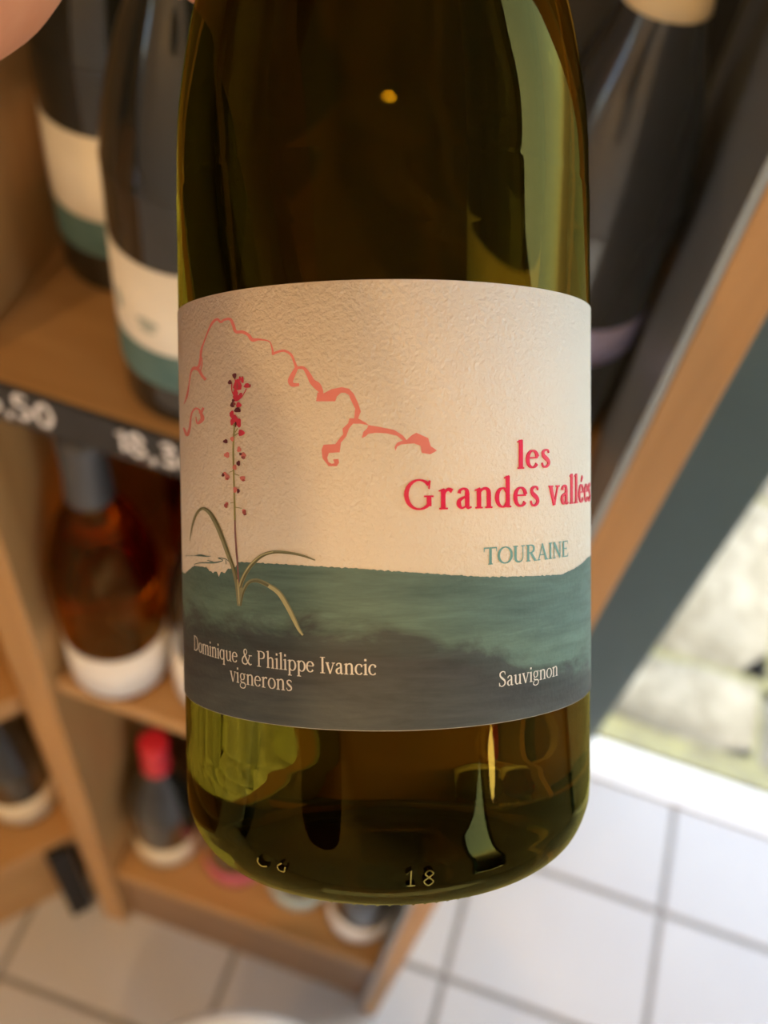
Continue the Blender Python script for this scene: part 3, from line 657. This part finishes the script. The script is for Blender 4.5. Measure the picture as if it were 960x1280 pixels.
for k, (z, r, sp, ln_) in enumerate(((.182, .0082, (-5, 50, 100, 138), 0), (.200, .0088, (-5, 52, 112, 160), 0), (.218, .0092, (-5, 55, 122, 178), 0), (.236, .0088, (-5, 55, 122, 175), 0))):
    pts = [(around(p, z+.003*i, r*(1, .97, .9, .8)[i]), r*(1, .97, .9, .8)[i]) for i, p in enumerate(sp)]
    mids = []
    for (a, ra), (b, rb), pa, pb in zip(pts, pts[1:], sp, sp[1:]): mids += [(a, ra), (around((pa+pb)/2, z+.002, (ra+rb)/2*.98), (ra+rb)/2)]
    mids.append(pts[-1]); chain(bm, mids); knuck.append(pts[0][0])
wrist = cc(-.069, .0895, .14); fore = cc(-.118, .005, .05); elb = cc(-.165, -.085, -.03)
heel_l = cc(-.056, .114, .175); heel_u = cc(-.048, .142, .168)
for kp, r in zip(knuck, (.011, .012, .0125, .012)): capsule(bm, kp, heel_l.lerp(heel_u, .5), r, .0165)
capsule(bm, knuck[0], heel_l, .012, .016); capsule(bm, knuck[3], heel_u, .012, .016)
capsule(bm, knuck[0], knuck[3], .011, .011)
capsule(bm, heel_l, wrist, .0175, .0245); capsule(bm, heel_u, wrist, .017, .0235)
chain(bm, [(wrist, .0265), (wrist.lerp(fore, .5), .030), (fore, .036), (elb, .042)])
# thumb from the side of the palm, across the near side of the neck
thumb = [(heel_u, .016), (around(-48, .222, .012), .0125), (around(-85, .232, .0105), .0108), (around(-118, .238, .0095), .0098), (around(-140, .241, .0085), .0085)]
chain(bm, thumb)
me = bpy.data.meshes.new('person'); bm.to_mesh(me); bm.free(); me.materials.append(M_skin)
hand = bpy.data.objects.new('person', me); COL.objects.link(hand)
o0 = wrist.copy(); me.transform(Matrix.Translation(-o0)); hand.location = o0
rm = hand.modifiers.new('skin_union', 'REMESH'); rm.mode = 'VOXEL'; rm.voxel_size = .0018; rm.use_smooth_shade = True
sm = hand.modifiers.new('soften', 'SMOOTH'); sm.factor = .5; sm.iterations = 8
tag(hand, 'bare hand and forearm of a person gripping the neck of the held bottle', 'person')
# thumbnail and fingernails
M_nail = mat('fingernail', (.72, .42, .34, 1), .3)
def nail(p, out, along):
    u = along.normalized(); n = (out-u*out.dot(u)).normalized(); s = u.cross(n); V = []; Fc = []
    for i in range(5):
        for j in range(5):
            a = (j/2-1)*.75; V.append(p-o0+u*((i/2-1)*.0052)+s*(math.sin(a)*.0062)+n*(math.cos(a)*.0062-.0052-.0006*(i/2-1)**2))
    for i in range(4):
        for j in range(4): k = i*5+j; Fc.append((k, k+1, k+6, k+5))
    o = mesh_obj('fingernail', V, Fc, M_nail, hand, True); sd = o.modifiers.new('t', 'SOLIDIFY'); sd.thickness = .0008
for p, z, r in ((-136, .2408, .0085), (133, .191, .0066), (155, .209, .0071), (172, .227, .0074), (169, .245, .0071)):
    c = around(p, z, r); axis_pt = MB @ Vector((0, 0, z)); out = (c-axis_pt).normalized()
    nail(c+out*r*.98, out, around(p+3, z, r)-around(p-3, z, r))
# sleeve end
V, Fc = [], []
ax0, ax1 = fore.lerp(elb, .35), elb+(elb-fore)*1.2; dz = (ax1-ax0).normalized(); e1 = dz.orthogonal().normalized(); e2 = dz.cross(e1)
for i in range(9):
    t = i/8; c = ax0.lerp(ax1, t)-o0
    for j in range(28):
        a = 2*PI*j/28; rr = .050+.016*t+.003*math.sin(3*a+9*t)+.002*math.sin(i*2.4); V.append(c+(e1*math.cos(a)+e2*math.sin(a))*rr)
for i in range(8):
    for j in range(28): Fc.append((i*28+j, i*28+(j+1) % 28, (i+1)*28+(j+1) % 28, (i+1)*28+j))
Fc.append(tuple(8*28+j for j in range(28)))
sv = mesh_obj('sleeve', V, Fc, noisy('navy_cloth', (.02, .022, .035, 1), (.03, .033, .05, 1), 120, .9, .3), hand, True)
sd = sv.modifiers.new('t', 'SOLIDIFY'); sd.thickness = .003
